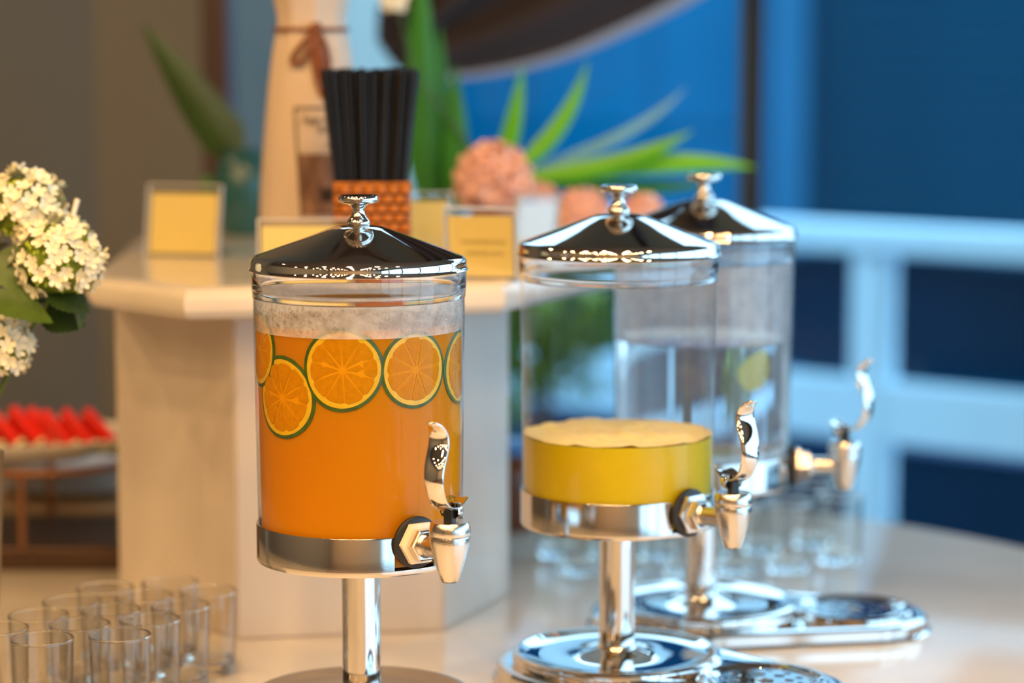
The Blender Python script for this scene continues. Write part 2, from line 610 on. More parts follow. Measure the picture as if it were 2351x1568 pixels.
# bush outside
def bush(name, c, r, n, m, label):
    mb = MB()
    for i in range(n):
        p = Vector((R.gauss(0, 1), R.gauss(0, 1), R.gauss(0, 1))).normalized() * r * (R.random() ** .35)
        d = Vector((R.gauss(0, 1), R.gauss(0, 1), R.gauss(0, .7))).normalized()
        s = d.cross(Vector((.3, .2, .9))).normalized()
        l, w = R.uniform(.05, .09), R.uniform(.012, .02)
        q = p + d * l
        mid = p + d * l * .5 + Vector((0, 0, .008))
        mb.add([p, mid + s * w, q, mid - s * w], [(0, 1, 2), (0, 2, 3)])
    t = thing(name, c, label, 'plant')
    o = part('foliage', mb, m, t, 0)
    o['kind'] = 'stuff'
    st = MB(); st.tube([(0, 0, 0), (.01, 0, -r * .6), (0, 0, -(c[2] - (ZF - .12)))], [.012, .016, .02], 8)
    part('trunk', st, dark_wood, t)
    return t
c = at(1215, 745, 4.9)
bush('garden_bush', (c.x + .02, 4.85, c.z), .15, 420, bush_mat, 'yellow green leafy bush growing outside behind the half empty dispenser')
# ------------------------------------------------------------------ the round table
TC, TR = Vector((-.19, 2.65)), 1.07
b = MB(); b.lathe([(0, -.045), (TR - .02, -.045), (TR - .006, -.038), (TR, -.022), (TR - .006, -.006), (TR - .02, 0), (0, 0)], 128)
tb = thing('buffet_table', (TC.x, TC.y, 0), 'large round cream marble buffet table under the drink dispensers', 'table')
part('table_top', b, marble, tb, 30)
b = MB(); b.lathe([(0, ZF), (.62, ZF), (.62, ZF + .06), (.56, ZF + .08), (.56, -.06), (.6, -.046), (0, -.046)], 64)
part('pedestal', b, dark_wood, tb)

# ------------------------------------------------------------------ the riser in the middle: column and slab
cp = [on(545, 1468.7, 0), on(1020, 1447, 0), Vector((.0, 2.955, 0))]
pA = Vector((-.305, 2.728)); pB = Vector((-.0765, 2.773)); pC = Vector((-.004, 2.96)); pD = Vector((-.03, 3.32))
pE = Vector((-.16, 3.42)); pF = Vector((-.36, 3.40)); pG = Vector((-.455, 3.22)); pH = Vector((-.466, 2.92))
colp = [pA, pB, pC, pD, pE, pF, pG, pH]
rs = thing('marble_riser', (-.23, 3.05, 0), 'cream marble octagonal riser standing in the middle of the buffet table', 'riser')
off = Vector((-.23, 3.05))
ZS = .40
b = MB(); b.prism([(p - off) * .985 for p in colp], .0, ZS - .035)
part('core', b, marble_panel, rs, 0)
cen = sum(colp, Vector((0, 0))) / 8
for i in range(8):
    p, q = colp[i] - off, colp[(i + 1) % 8] - off
    u = (q - p).normalized()
    nrm = Vector((u.y, -u.x))
    pb = MB()
    w = .0015
    po, qo = p + u * w, q - u * w
    pi_, qi_ = po - nrm * .012, qo - nrm * .012
    pb.prism([po, qo, qi_, pi_], 0.001, ZS - .036)
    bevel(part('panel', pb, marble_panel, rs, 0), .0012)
sl = [Vector((-.349, 2.65)), Vector((-.0075, 2.715)), Vector((.135, 3.03)), Vector((.12, 3.38)), Vector((-.02, 3.55)), Vector((-.40, 3.55)), Vector((-.515, 3.36)), Vector((-.475, 2.79))]
def offset_poly(P, d):
    out = []
    n = len(P)
    for i in range(n):
        a, p, c2 = P[i - 1], P[i], P[(i + 1) % n]
        u1, u2 = (p - a).normalized(), (c2 - p).normalized()
        n1, n2 = Vector((u1.y, -u1.x)), Vector((u2.y, -u2.x))
        bis = (n1 + n2).normalized()
        out.append(p + bis * (d / max(.3, bis.dot(n1))))
    return out
slo = [p - off for p in sl]
loops = []
for (d, z) in ((-.034, ZS - .036), (-.016, ZS - .036), (-.007, ZS - .033), (-.0015, ZS - .026), (0, ZS - .018), (-.002, ZS - .010), (-.008, ZS - .003), (-.016, ZS), (-.022, ZS), (-.10, ZS)):
    loops.append([Vector((p.x, p.y, z)) for p in offset_poly(slo, d)])
b = MB(); b.rings(loops)
part('slab', b, marble, rs, 25)

# ------------------------------------------------------------------ drink dispensers
def grate_mesh():
    bm = bmesh.new()
    def circ(r, n, cx=0, cy=0):
        vs = [bm.verts.new((cx + r * cos(2 * pi * i / n), cy + r * sin(2 * pi * i / n), 0)) for i in range(n)]
        return [bm.edges.new((vs[i], vs[(i + 1) % n])) for i in range(n)]
    es = circ(.047, 64) + circ(.012, 20)
    for i in range(8):
        a = 2 * pi * i / 8
        es += circ(.0058, 14, .026 * cos(a), .026 * sin(a))
    for i in range(12):
        a = 2 * pi * (i + .5) / 12
        es += circ(.0042, 10, .039 * cos(a), .039 * sin(a))
    bmesh.ops.triangle_fill(bm, use_beauty=True, use_dissolve=False, edges=es, normal=(0, 0, 1))
    # fill leaves the holes' insides filled too: drop faces whose centre lies in a hole
    holes = [(0, 0, .012)] + [(.026 * cos(2 * pi * i / 8), .026 * sin(2 * pi * i / 8), .0058) for i in range(8)] + \
            [(.039 * cos(2 * pi * (i + .5) / 12), .039 * sin(2 * pi * (i + .5) / 12), .0042) for i in range(12)]
    kill = [f for f in bm.faces if any((f.calc_center_median().xy - Vector(h[:2])).length < h[2] * .97 and
            all((v.co.xy - Vector(h[:2])).length < h[2] * 1.03 for v in f.verts) for h in holes)]
    bmesh.ops.delete(bm, geom=kill, context='FACES')
    r = bmesh.ops.extrude_face_region(bm, geom=bm.faces[:])
    bmesh.ops.translate(bm, verts=[v for v in r['geom'] if isinstance(v, bmesh.types.BMVert)], vec=(0, 0, .0015))
    bmesh.ops.recalc_face_normals(bm, faces=bm.faces)
    me = bpy.data.meshes.new('drip_grate')
    bm.to_mesh(me)
    bm.free()
    me.materials.append(chrome)
    return me
GRATE = grate_mesh()


def stadium(r0, r1, L, n=40):
    """Outline around circles r0 at 0 and r1 at (L, 0)."""
    th = math.acos((r0 - r1) / L)
    out = []
    for i in range(n + 1):
        a = th + (2 * pi - 2 * th) * i / n
        out.append((r0 * cos(a), r0 * sin(a)))
    for i in range(n + 1):
        a = -th + 2 * th * i / n
        out.append((L + r1 * cos(a), r1 * sin(a)))
    return out


def lever_mesh(kh=1.3, kw=1.3, kz=1.04):
    path = [(-.016, .0175, .010), (-.0145, .0205, .016), (-.009, .0175, .019), (-.002, .0130, .017), (.006, .0125, .015), (.014, .0160, .0145), (.0205, .025, .0145),
            (.0245, .037, .0150), (.0240, .050, .0160), (.0195, .062, .0172), (.0155, .072, .0168), (.0165, .081, .0150), (.0215, .0885, .0120), (.0285, .0925, .0075)]
    path = [(h * kh, z * kz, w * kw) for h, z, w in path]
    mb = MB()
    loops = []
    n = len(path)
    us = [-1, -.8, -.4, 0, .4, .8, 1]
    for i, (h, z, w) in enumerate(path):
        a, c2 = path[max(0, i - 1)], path[min(n - 1, i + 1)]
        t = Vector((c2[0] - a[0], c2[1] - a[1])).normalized()
        nn = Vector((-t.y, t.x))
        th = .0014
        top, bot = [], []
        for u in us:
            dip = -.0022 * (1 - u * u)
            e = th * (1 if abs(u) < 1 else .35)
            for sgn, lst in ((1, top), (-1, bot)):
                o2 = nn * (dip + sgn * e)
                lst.append(Vector((h + o2.x, u * w / 2, z + o2.y)))
        loops.append(top + bot[::-1])
    mb.rings(loops)
    return mb


def hexnut(mb, r, x0, x1, M):
    for (xa, xb, ra, rb) in ((x0, x0 + .001, r * .9, r), (x0 + .001, x1 - .001, r, r), (x1 - .001, x1, r, r * .9)):
        lo = [M @ Vector((xa, ra * cos(i * pi / 3), ra * sin(i * pi / 3))) for i in range(6)]
        hi = [M @ Vector((xb, rb * cos(i * pi / 3), rb * sin(i * pi / 3))) for i in range(6)]
        mb.rings([lo, hi], xa == x0, xb == x1)


def dispenser(loc, tap_a, base_a, lever_a, label, white_nut, wall, fogm=None, fogz=None, tz=0, bz=0, disc=None):
    t = thing('drink_dispenser', loc, label, 'dispenser')
    # base tray: foot flange, wall, rolled edge
    st = stadium(.126, .084, .172)
    Mb = Matrix.Rotation(base_a, 3, 'Z')
    so = [Vector((x, y)) for x, y in st]
    if sum(so[i - 1].x * so[i].y - so[i].x * so[i - 1].y for i in range(len(so))) < 0:
        so.reverse()
    loops = []
    for (d, z) in ((.003, 0), (.0035, .002), (.001, .0035), (-.001, .005), (-.001, .0155), (-.003, .0185), (-.007, .0198), (-.012, .0195), (-.016, .0190)):
        q = offset_poly(so, d)
        loops.append([Mb @ Vector((p.x, p.y, z)) for p in q])
    b = MB(); b.rings(loops)
    bt = part('base_tray', b, chrome, t, 30)
    # raised dished disc under the post
    b = MB(); b.lathe([(.108, .0185), (.1095, .024), (.1085, .029), (.105, .0315), (.101, .0312), (.094, .0285), (.075, .0270), (.045, .0285), (.030, .0310), (.0215, .0345), (0, .0345)], 96)
    part('base_disc', b, disc or chrome, t, 40)
    # drip well with a ring and a pierced grate
    c3 = Mb @ Vector((.172, 0, 0))
    b = MB(); b.lathe([(.068, .0193), (.067, .0235), (.064, .0258), (.0605, .0258), (.058, .0235), (.0565, .0228), (.054, .0238), (.0515, .0238), (.0495, .0222), (.0485, .0205), (.0475, .0200), (.0475, .0196), (0, .0196)], 72, M=Matrix.Translation(c3))
    dw = part('drip_well', b, chrome, t, 35)
    g = link('drip_grate', GRATE, None, dw, loc=(c3.x, c3.y, .0212))
    # post
    b = MB(); b.lathe([(0, .033), (.0215, .0335), (.0205, .036), (.0187, .038), (.0187, .163), (0, .163)], 40)
    part('post', b, chrome, t)
    # band with a notch at the tap
    gap = .215
    b = MB()
    b.lathe([(.0, .1645), (.095, .1645), (.0995, .1652), (.1003, .167), (.1003, .1705), (.098, .1705), (.0, .1705)], 96)
    b.lathe([(.098, .1706), (.1003, .1706), (.1003, .2005), (.0998, .202), (.0988, .202), (.098, .2005)], 90, tap_a + gap, tap_a - gap + 2 * pi, closed=True)
    part('steel_band', b, steel_satin, t, 50)
    # jar
    b = MB(); b.lathe([(.0975, .1715), (.0985, .21), (.1012, .4345), (.1015, .437)], 96)
    jar = part('jar', b, wall, t, 60)
    # thick clear neck with the step inside
    b = MB(); b.lathe([(.1016, .4185), (.1022, .424), (.1028, .432), (.1028, .4442), (.0985, .4442), (.0985, .431), (.0968, .427), (.0962, .420), (.0975, .4175)], 96, closed=True)
    part('neck_ring', b, clear_solid, jar, 40)
    if fogm:
        b = MB(); b.lathe([(.0990, fogz[0]), (.1004, fogz[1])], 96)
        part('condensation_film', b, fogm, jar, 60)
    # lid and knob
    b = MB(); b.lathe([(.1000, .4445), (.1042, .4437), (.1049, .4444), (.1043, .4452), (.1034, .4462), (.1031, .449), (.1030, .4520), (.1020, .4548), (.0995, .4568), (.095, .4585),
                       (.080, .4640), (.062, .4703), (.044, .4768), (.030, .4822), (.022, .4848), (.014, .4858), (0, .4860)], 128)
    part('lid', b, chrome, t, 60)
    b = MB(); b.lathe([(0, .4855), (.0098, .4856), (.0110, .4868), (.0111, .4890), (.0104, .4908), (.0088, .4925), (.0068, .4955), (.0058, .4990), (.0060, .5015), (.0075, .5042), (.0105, .5062),
                       (.0165, .5074), (.0188, .5086), (.0192, .5108), (.0187, .5135), (.0175, .5146), (.0150, .5143), (0, .5140)], 56)
    part('knob', b, chrome, t, 60)
    # tap
    d = Vector((cos(tap_a), sin(tap_a), 0))
    c4 = d * .160 + Vector((0, 0, tz))
    Mt = Matrix.Translation(c4)
    b = MB(); b.lathe([(0, .1700), (.0070, .1692), (.0080, .1694), (.0088, .1706), (.0125, .1812), (.0160, .1940), (.0182, .2050), (.0188, .2110), (.0184, .2122), (0, .2122)], 48, M=Mt)
    tap = part('tap', b, chrome_worn, t, 50)
    b = MB(); b.lathe([(0, .2127), (.0186, .2127), (.0191, .2135), (.0189, .2190), (.0178, .2236), (.0165, .2250), (0, .2256)], 48, M=Mt)
    part('tap_cap', b, chrome_worn, tap, 40)
    Mp = Matrix.Rotation(tap_a, 4, 'Z') @ Matrix.Translation((0, 0, .1965 + tz))
    X = Matrix.Rotation(pi / 2, 4, 'Y')
    b = MB(); b.lathe([(.0, .099), (.0235, .099), (.0245, .1005), (.0245, .1035), (.0225, .105), (0, .105)], 40, M=Mp @ X)
    part('rubber_washer', b, rubber, tap)
    b = MB()
    hexnut(b, .0215, .105, .1115, Mp)
    part('lock_nut', b, nylon if white_nut else chrome_worn, tap, 30, label='ivory plastic hexagonal nut' if white_nut else None)
    b = MB()
    hexnut(b, .0165, .1112, .1215, Mp)
    part('hex_nut', b, chrome_worn, tap, 30)
    b = MB(); b.lathe([(.0115, .118), (.0122, .1215), (.0112, .123), (.0098, .1245), (.0098, .158)], 32, M=Mp @ X)
    part('pipe', b, chrome_worn, tap)
    # lever, its fork and the black stem
    Ml = Matrix.Translation(c4 + Vector((0, 0, .2255))) @ Matrix.Rotation(lever_a, 4, 'Z')
    b = MB(); b.box(-.0042, .0046, -.0045, .0045, -.001, .0135, Ml)
    bevel(part('valve_stem', b, rubber, tap), .001)
    b = MB()
    b.lathe([(.0, .0042), (.0062, .0036), (.0096, .0062), (.0108, .0098), (.0104, .0140), (.0085, .0172), (0, .0178)], 32, rad(62), rad(298), closed=False, M=Ml @ Matrix.Translation((-.0035, 0, -.001)))
    part('lever_fork', b, chrome, tap, 60)
    lm = lever_mesh()
    lm.v = [tuple(Ml @ Vector(v)) for v in lm.v]
    lv = part('lever', lm, chrome, tap, 60)
    subsurf(lv, 2)
    return t, jar


D1 = Vector((-.146, 2.379, 0)); D2 = Vector((.1092, 2.555, 0)); D3 = Vector((.2146, 2.795, 0))
d1, jar1 = dispenser(D1, rad(-56), rad(-34), rad(-116), 'chrome lidded drink dispenser full of orange juice and citrus slices', True, jar_wall, fog, (.388, .4175), disc=mat('dull_steel_disc', (.40, .35, .31, 1), .18, 1, rvar=.04, scale=60))
d2, jar2 = dispenser(D2, rad(-47), rad(-34), rad(-64), 'chrome lidded drink dispenser a third full of yellow pulpy juice', False, jar_wall, tz=-.007)
d3, jar3 = dispenser(D3, rad(-3), rad(-4), rad(-42), 'chrome lidded dispenser of clear water behind the yellow juice one', False, jar_hazy, fog_light, (.332, .4175), tz=-.010)

# drops of condensation on the first jar (nobody could count them)
ico = bmesh.new(); bmesh.ops.create_icosphere(ico, subdivisions=1, radius=1)
iv = [v.co.copy() for v in ico.verts]; iface = [tuple(v.index for v in f.verts) for f in ico.faces]; ico.free()
mb = MB()
for i in range(2600):
    a = R.uniform(-pi, 0.0) if R.random() < .85 else R.uniform(0, pi)
    z = .3885 + .028 * R.random() ** .8
    s = min(.0016, .00045 + R.expovariate(1 / .00034))
    if noise.noise(Vector((a * 3, z * 60, 1.3))) > .28:
        continue
    rr = .1003
    o3 = Vector((rr * cos(a), rr * sin(a), z))
    er, et = Vector((cos(a), sin(a), 0)), Vector((-sin(a), cos(a), 0))
    st = R.uniform(.9, 1.5)
    mb.add([o3 + er * v.x * s * .45 + et * v.y * s + Vector((0, 0, v.z * s * st)) for v in iv], iface)
o = part('condensation_drops', mb, drop_mat, jar1, 80)
o['kind'] = 'stuff'

def zat(px, py, D, Rr):                 # height and turn of a spot of the jar's front wall
    d = ray(px, py); o = Vector((0, 0, H)) - D
    A_ = d.x ** 2 + d.y ** 2; B_ = 2 * (o.x * d.x + o.y * d.y); C_ = o.x ** 2 + o.y ** 2 - Rr ** 2
    q = o + d * ((-B_ - math.sqrt(max(0, B_ * B_ - 4 * A_ * C_))) / (2 * A_))
    return math.atan2(q.y, q.x) + pi / 2, q.z

# drinks
def drink(name, loc, prof, m, label, cat='drink'):
    b = MB(); b.lathe(prof, 96)
    o = part(name, b, m, None, 50, loc=loc)
    return tag(o, label, cat)
drink('orange_juice', D1, [(0, .1725), (.0948, .1725), (.0952, .21), (.0975, .3935), (.0985, .3955), (.0970, .3945), (0, .3943)], juice_orange, 'cloudy orange juice filling the sharpest dispenser, with citrus slices')
yj = thing('yellow_juice', D2, 'cloudy yellow juice filling the bottom third of its dispenser', 'drink')
b = MB(); b.lathe([(0, .1725), (.0960, .1725), (.0968, .21), (.0976, .2585), (0, .2585)], 96)
part('juice_body', b, juice_yellow, yj, 50)
mb = MB()
N = 64
loops = []
for j in range(15):
    r = .0975 * (1 - j / 15)
    loops.append([Vector((r * cos(2 * pi * i / N), r * sin(2 * pi * i / N), .2588 + .0035 * max(0, noise.noise(Vector((r * 60 * cos(2 * pi * i / N), r * 60 * sin(2 * pi * i / N), 3))) + .35))) for i in range(N)])
mb.rings(loops, False, True)
part('pulp_foam', mb, foam_yellow, yj, 80, label='pale pulpy foam on the juice')
drink('clear_water', D3, [(0, .1725), (.0968, .1725), (.0974, .21), (.0980, .3295), (.0984, .3310), (.0972, .3300), (0, .3300)], water_mat, 'clear still water half filling the farthest dispenser')

# citrus slices pressed against the glass
def slice_mesh_parts(rr, Rj, seed):
    q = random.Random(seed)
    def bend(s, z, d):
        a = s / Rj
        r = Rj - d
        return Vector((r * sin(a), -r * cos(a), z))
    rind, pith, seg = MB(), MB(), []
    n = 56
    def ring(mb, ra, rb, da, db):
        vs = []
        for (rad_, d) in ((ra, da + .0012), (ra, da), (rb, db), (rb, db + .0012)):
            for i in range(n):
                a = 2 * pi * i / n
                wob = 1 + .012 * sin(a * 3 + seed) + (.01 * q.random() if rad_ == max(ra, rb) else 0)
                vs.append(bend(rad_ * wob * cos(a), rad_ * wob * sin(a), d))
        mb.rings([vs[k * n:(k + 1) * n] for k in range(4)], False, False)
    ring(rind, rr, rr * .915, .0010, .0004)
    ring(pith, rr * .916, rr * .79, .0005, .0005)
    core = MB()
    core.rings([[bend(rr * f * cos(2 * pi * i / n), rr * f * sin(2 * pi * i / n), .0007) for i in range(n)] for f in (.80, .5, .25, .05)], False, True)
    ns = 10
    for kk in range(ns):
        a0 = 2 * pi * (kk + .035) / ns + seed
        a1 = 2 * pi * (kk + .965) / ns + seed
        sm = MB()
        pts = []
        m = 7
        re = rr * (.79 + .05 * q.random())
        poly = [(rr * .10, (a0 + a1) / 2)] + [(re * (.94 if i in (0, m) else 1), a0 + (a1 - a0) * i / m) for i in range(m + 1)]
        lo = [bend(r * cos(a), r * sin(a), .0006) for r, a in poly]
        hi = [bend(r * cos(a) * .985, r * sin(a) * .985, .00005) for r, a in poly]
        sm.rings([lo, hi], True, False)
        cc = sum(hi, Vector((0, 0, 0))) / len(hi)
        cc = Vector((cc.x, cc.y, 0)).normalized() * Rj + Vector((0, 0, cc.z))
        sm.add(hi + [cc], [(i, (i + 1) % len(hi), len(hi)) for i in range(len(hi))])
        seg.append(sm)
    return rind, pith, seg, core
def citrus(phi, z, rr, seed, label, tilt=0):
    t = thing('citrus_slice', (D1.x, D1.y, z), label, 'fruit slice', 'citrus slices in the orange juice', phi)
    Rj = .0986 + (z - .36) * .012
    rind, pith, seg, core = slice_mesh_parts(rr, Rj, seed)
    part('rind', rind, rind_green, t, 50)
    part('pith', pith, pith_yel, t, 50)
    part('membrane', core, membrane, t, 80)
    for sm in seg:
        part('flesh_segment', sm, flesh_orange, t, 30)
for (px, py, rr, seed, lab) in ((786, 850, .0388, 1, 'round citrus slice facing outwards in the middle of the orange juice'),
                                (956, 849, .0362, 2, 'round citrus slice just above the lever, beside the middle slice'),
                                (646, 913, .0390, 3, 'citrus slice sunk lower than the others in the juice'),
                                (1056, 842, .0360, 4, 'citrus slice seen nearly edge on above the tap side of the jar'),
                                (594, 800, .0360, 5, 'citrus slice seen nearly edge on at the flower side of the jar')):
    ph, z = zat(px, py, D1, .0985)
    citrus(ph, z, rr, seed, lab)

# ------------------------------------------------------------------ tumblers
tum_wall = thin_glass('tumbler_wall_glass', (.965, .96, .945, 1), .045, 3.4, edge=(.34, .30, .26, 1))
b = MB(); b.lathe([(.0280, .0122), (.0302, .0862)], 56); b.lathe([(.0266, .0160), (.0289, .0862)], 56)
TW = b.mesh('glass_wall', 60, False); TW.materials.append(tum_wall)
b = MB(); b.lathe([(.0303, .0855), (.0304, .0874), (.0298, .0882), (.0291, .0880), (.0287, .0870), (.0288, .0855)], 56, closed=True)
TRM = b.mesh('rim', 60); TRM.materials.append(tumbler_glass)
b = MB(); b.lathe([(0, 0), (.0250, 0), (.0266, .0012), (.0275, .004), (.0280, .0122), (.0268, .0164), (.0262, .0140), (.022, .0112), (.012, .0098), (0, .0094)], 56)
TB = b.mesh('thick_base', 60); TB.materials.append(tumbler_glass)
def tumbler(p, label, group):
    t = thing('glass_tumbler', (p.x, p.y, .0004), label, 'glass', group, R.uniform(0, 6))
    link('glass_wall', TW, None, t); link('rim', TRM, None, t); link('thick_base', TB, None, t)
    return t
rows = [((275, 1457), (344.6, 1421), (414.5, 1389.5), (478.6, 1356)),
        ((97, 1465), (182.8, 1432.6), (255, 1399.6), (331, 1367.6), (390, 1335.5)),
        ((-82, 1474), (-5, 1441), (88, 1411), (165, 1379), (241.5, 1348))]
rn = ['row nearest the dispensers', 'middle row', 'row under the white flowers']
on_ = ['first', 'second', 'third', 'fourth', 'fifth']
for i, rw in enumerate(rows):
    for j, (x, y) in enumerate(rw):
        p = on(x, y, .088)
        tumbler(p, 'empty straight glass tumbler, %s from the front in the %s' % (on_[j], rn[i]), 'tumblers under the white flowers')
fr = [(1330, 1318, 0), (1450, 1322, 0), (1572, 1320, 0), (1690, 1318, 0), (1808, 1312, 0), (1925, 1292, 0), (1285, 1278, 1), (1400, 1282, 1), (1515, 1280, 1), (1632, 1276, 1), (1750, 1268, 1), (1865, 1254, 1)]
for i, (x, y, r_) in enumerate(fr):
    p = on(x, y, 0)
    tumbler(p, 'empty glass tumbler, %s of six from the riser in the %s row behind the dispensers' % (['first', 'second', 'third', 'fourth', 'fifth', 'last'][i % 6], ['near', 'far'][r_]), 'tumblers behind the dispensers')

jp = on(1172, 1212, 0)
jb = thing('brown_jar', (jp.x, jp.y, 0), 'dark brown glass jar standing beside the riser behind the yellow juice', 'jar')
b = MB(); b.lathe([(0, 0), (.034, 0), (.037, .004), (.037, .075), (.030, .092), (.024, .097), (.024, .104), (0, .104)], 32)
part('jar_body', b, mat('brown_jar_glass', s2l(96, 50, 26), .15, var=.2, scale=20), jb)
b = MB(); b.lathe([(0, .104), (.027, .104), (.028, .106), (.028, .120), (.026, .122), (0, .122)], 32)
part('jar_lid', b, mat('blue_jar_lid', s2l(60, 110, 160), .4), jb)

# ------------------------------------------------------------------ sign holders
def sign(loc, w, h, lean, rz, label, card, lines=None, depth=.05, edge_th=.0022):
    """An L-shaped acrylic holder: a leaning face with a card in it and a foot running back."""
    t = thing('sign_holder', loc, label, 'sign', None, rz)
    Ml = Matrix.Rotation(-lean, 4, 'X')
    b = MB(); b.box(-w / 2, w / 2, -.0035, -.0022, .001, h, Ml); b.box(-w / 2, w / 2, .0008, .0020, .001, h, Ml)
    b.box(-w / 2, w / 2, 0, depth, .0002, .0022)
    part('acrylic_plate', b, acrylic, t, 0)
    b = MB()
    e = edge_th
    b.box(-w / 2 - e, -w / 2, -.004, .0024, .0, h + e, Ml); b.box(w / 2, w / 2 + e, -.004, .0024, .0, h + e, Ml); b.box(-w / 2, w / 2, -.004, .0024, h, h + e, Ml)
    part('polished_edge', b, acrylic_edge, t, 0)
    b = MB(); b.box(-w / 2 + .003, w / 2 - .003, -.0012, -.0002, .003, h * .90, Ml)
    c5 = part('card', b, card, t, 0)
    for (s, x, z, size) in lines or ():
        me = text_mesh(s, size)
        M2 = Ml @ Matrix.Translation((x, -.0014, z)) @ Matrix.Rotation(pi / 2, 4, 'X')
        me.transform(M2)
        me.materials.append(ink)
        link('lettering', me, None, c5)
    return t
def slab_at(px, py):
    return on(px, py, ZS)
p = slab_at(418, 588); sign((p.x, p.y, ZS), .094, .086, rad(10), rad(-16), 'clear sign holder with plain yellow card leaning alone on the riser corner', card_yellow)
p = Vector((at(700, 600, 2.74).x, 2.74, ZS)); sign((p.x, p.y, ZS), .100, .066, rad(6), rad(3), 'clear sign holder with yellow card standing in front of the cream bag', card_yellow)
p = Vector((at(966, 560, 3.0).x, 3.0, ZS)); sign((p.x, p.y, ZS), .075, .080, rad(8), rad(8), 'clear sign holder with yellow card half hidden behind the wicker basket', card_yellow)
p = slab_at(1108, 640); sign((p.x, p.y, ZS), .078, .079, rad(-9), rad(-12), 'clear sign holder with two printed lines on yellow card below the pink flowers', card_yellow,
    [('CALAMANSI JUICE', .002, .040, .0062), ('ORANGE JUICE', .004, .027, .0062)])
p = slab_at(1222, 598); sign((p.x, p.y, ZS), .058, .078, rad(-9), rad(34), 'narrow sign holder with blank white card in front of the salmon flowers', card_white)

# ------------------------------------------------------------------ wicker basket of straws
bx, by, bw, bh = at(854, 480, 2.80).x, 2.80, .080, .104
bk = thing('wicker_basket', (bx, by, ZS), 'square woven wicker basket packed with black straws on the riser', 'basket', None, rad(4))
b = MB()
t_ = .003
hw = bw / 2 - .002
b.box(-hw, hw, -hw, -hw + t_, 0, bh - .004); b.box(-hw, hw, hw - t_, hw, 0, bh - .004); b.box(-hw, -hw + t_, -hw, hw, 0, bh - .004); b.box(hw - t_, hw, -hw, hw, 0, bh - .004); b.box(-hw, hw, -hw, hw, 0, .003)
part('shadow_core', b, wicker_dark, bk, 0)  # dark box behind the weave, shade in its gaps put into the colour
NC, NR = 6, 10
cw, ch = bw / NC, bh / NR
wv = MB()
xs = [-.5, -.3, 0, .3, .5]
loops = []
for xx in xs:
    bul = .0038 * (1 - (2 * xx) ** 2) + .0004
    loops.append([Vector((xx * cw * 1.0, -bul - .0005, -ch * .37)), Vector((xx * cw, -bul - .0012, 0)), Vector((xx * cw, -bul - .0005, ch * .37)), Vector((xx * cw, .0012, ch * .35)), Vector((xx * cw, .0012, -ch * .35))])
wv.rings(loops)
WV = wv.mesh('weave_strand', 50); WV.materials.append(wicker)
for f in range(4):
    for r_ in range(NR):
        for c_ in range(NC):
            sh = .25 if r_ % 2 else -.25
            u = (c_ + .5 + sh) * cw - bw / 2
            if u < -bw / 2 + cw * .2 or u > bw / 2 - cw * .2:
                continue
            Mf = Matrix.Rotation(f * pi / 2, 4, 'Z') @ Matrix.Translation((u, -bw / 2 + .002, (r_ + .5) * ch))
            o = link('weave_strand', WV, None, bk)
            o.matrix_local = Mf
b = MB()
for (a1, a2) in (((-1, -1), (1, -1)), ((1, -1), (1, 1)), ((1, 1), (-1, 1)), ((-1, 1), (-1, -1))):
    b.tube([(a1[0] * bw / 2, a1[1] * bw / 2, bh), (a2[0] * bw / 2, a2[1] * bw / 2, bh)], .003, 8)
part('rim', b, wicker, bk)
ns_ = 0
sp = .0058
pts = []
g = int(.066 / sp)
for i in range(g + 1):
    for j in range(g + 1):
        u, v = (i - g / 2) * sp + R.uniform(-.0006, .0006), (j - g / 2) * sp + R.uniform(-.0006, .0006)
        pts.append((u, v))
SM = []
for q in range(5):
    L_ = .226 + (q - 2) * .0012
    sb = MB()
    prof = [(.0026, 0), (.0026, L_ - .056)] + [((.0029 if k_ % 2 else .0025), L_ - .055 + k_ * .0016) for k_ in range(9)] + [(.0026, L_ - .040), (.0026, L_), (.0021, L_), (.0021, L_ - .05)]
    sb.lathe(prof, 8)
    me = sb.mesh('straw', 60); me.materials.append(straw_mat)
    SM.append(me)
for (u, v) in pts:
    o = link('drinking_straw', R.choice(SM), None)
    fx = 1.34
    tilt_x, tilt_y = u * .58 / .2, v * .3 / .2
    zax = Vector((tilt_x + R.uniform(-.02, .02), tilt_y + R.uniform(-.02, .02), 1)).normalized()
    rot = Vector((0, 0, 1)).rotation_difference(zax)
    o.rotation_mode = 'QUATERNION'
    o.rotation_quaternion = rot
    o.location = Vector((bx, by, ZS + .0035)) + Vector((u * .86, v * .86, 0))
    tag(o, 'black drinking straw standing upright in the packed wicker basket', 'straw', 'black straws in the wicker basket')

# ------------------------------------------------------------------ cream bag tied with a cord
BY = 2.97
def bz(py):
    return at(716, py, BY).z - ZS
bxc = at(716, 300, BY).x
sc_ = BY * cos(PITCH) / FPX
prof_px = [(119, 560), (121, 520), (120, 470), (118, 400), (113, 330), (106, 260), (98, 190), (90, 130), (83, 90), (78, 66), (77, 48), (79, 28), (84, 6), (92, -25), (98, -60)]
bp = [(r * sc_, bz(y)) for r, y in prof_px]
bp[0] = (bp[0][0], .012)
bp = [(0, .0), (bp[0][0] - .01, .0), (bp[0][0] - .002, .003)] + bp
bag = thing('tied_bag', (bxc, BY, ZS), 'tall cream cloth bag tied at the neck with brown cord', 'bag')
mb = MB()
N = 72
loops = []
def bag_r(r, z, a):
    f = max(0, min(1, (z - .16) / .12))
    return r * (1 + .025 * f * sin(a * 9 + 1.3) + .012 * sin(a * 4 + z * 30))
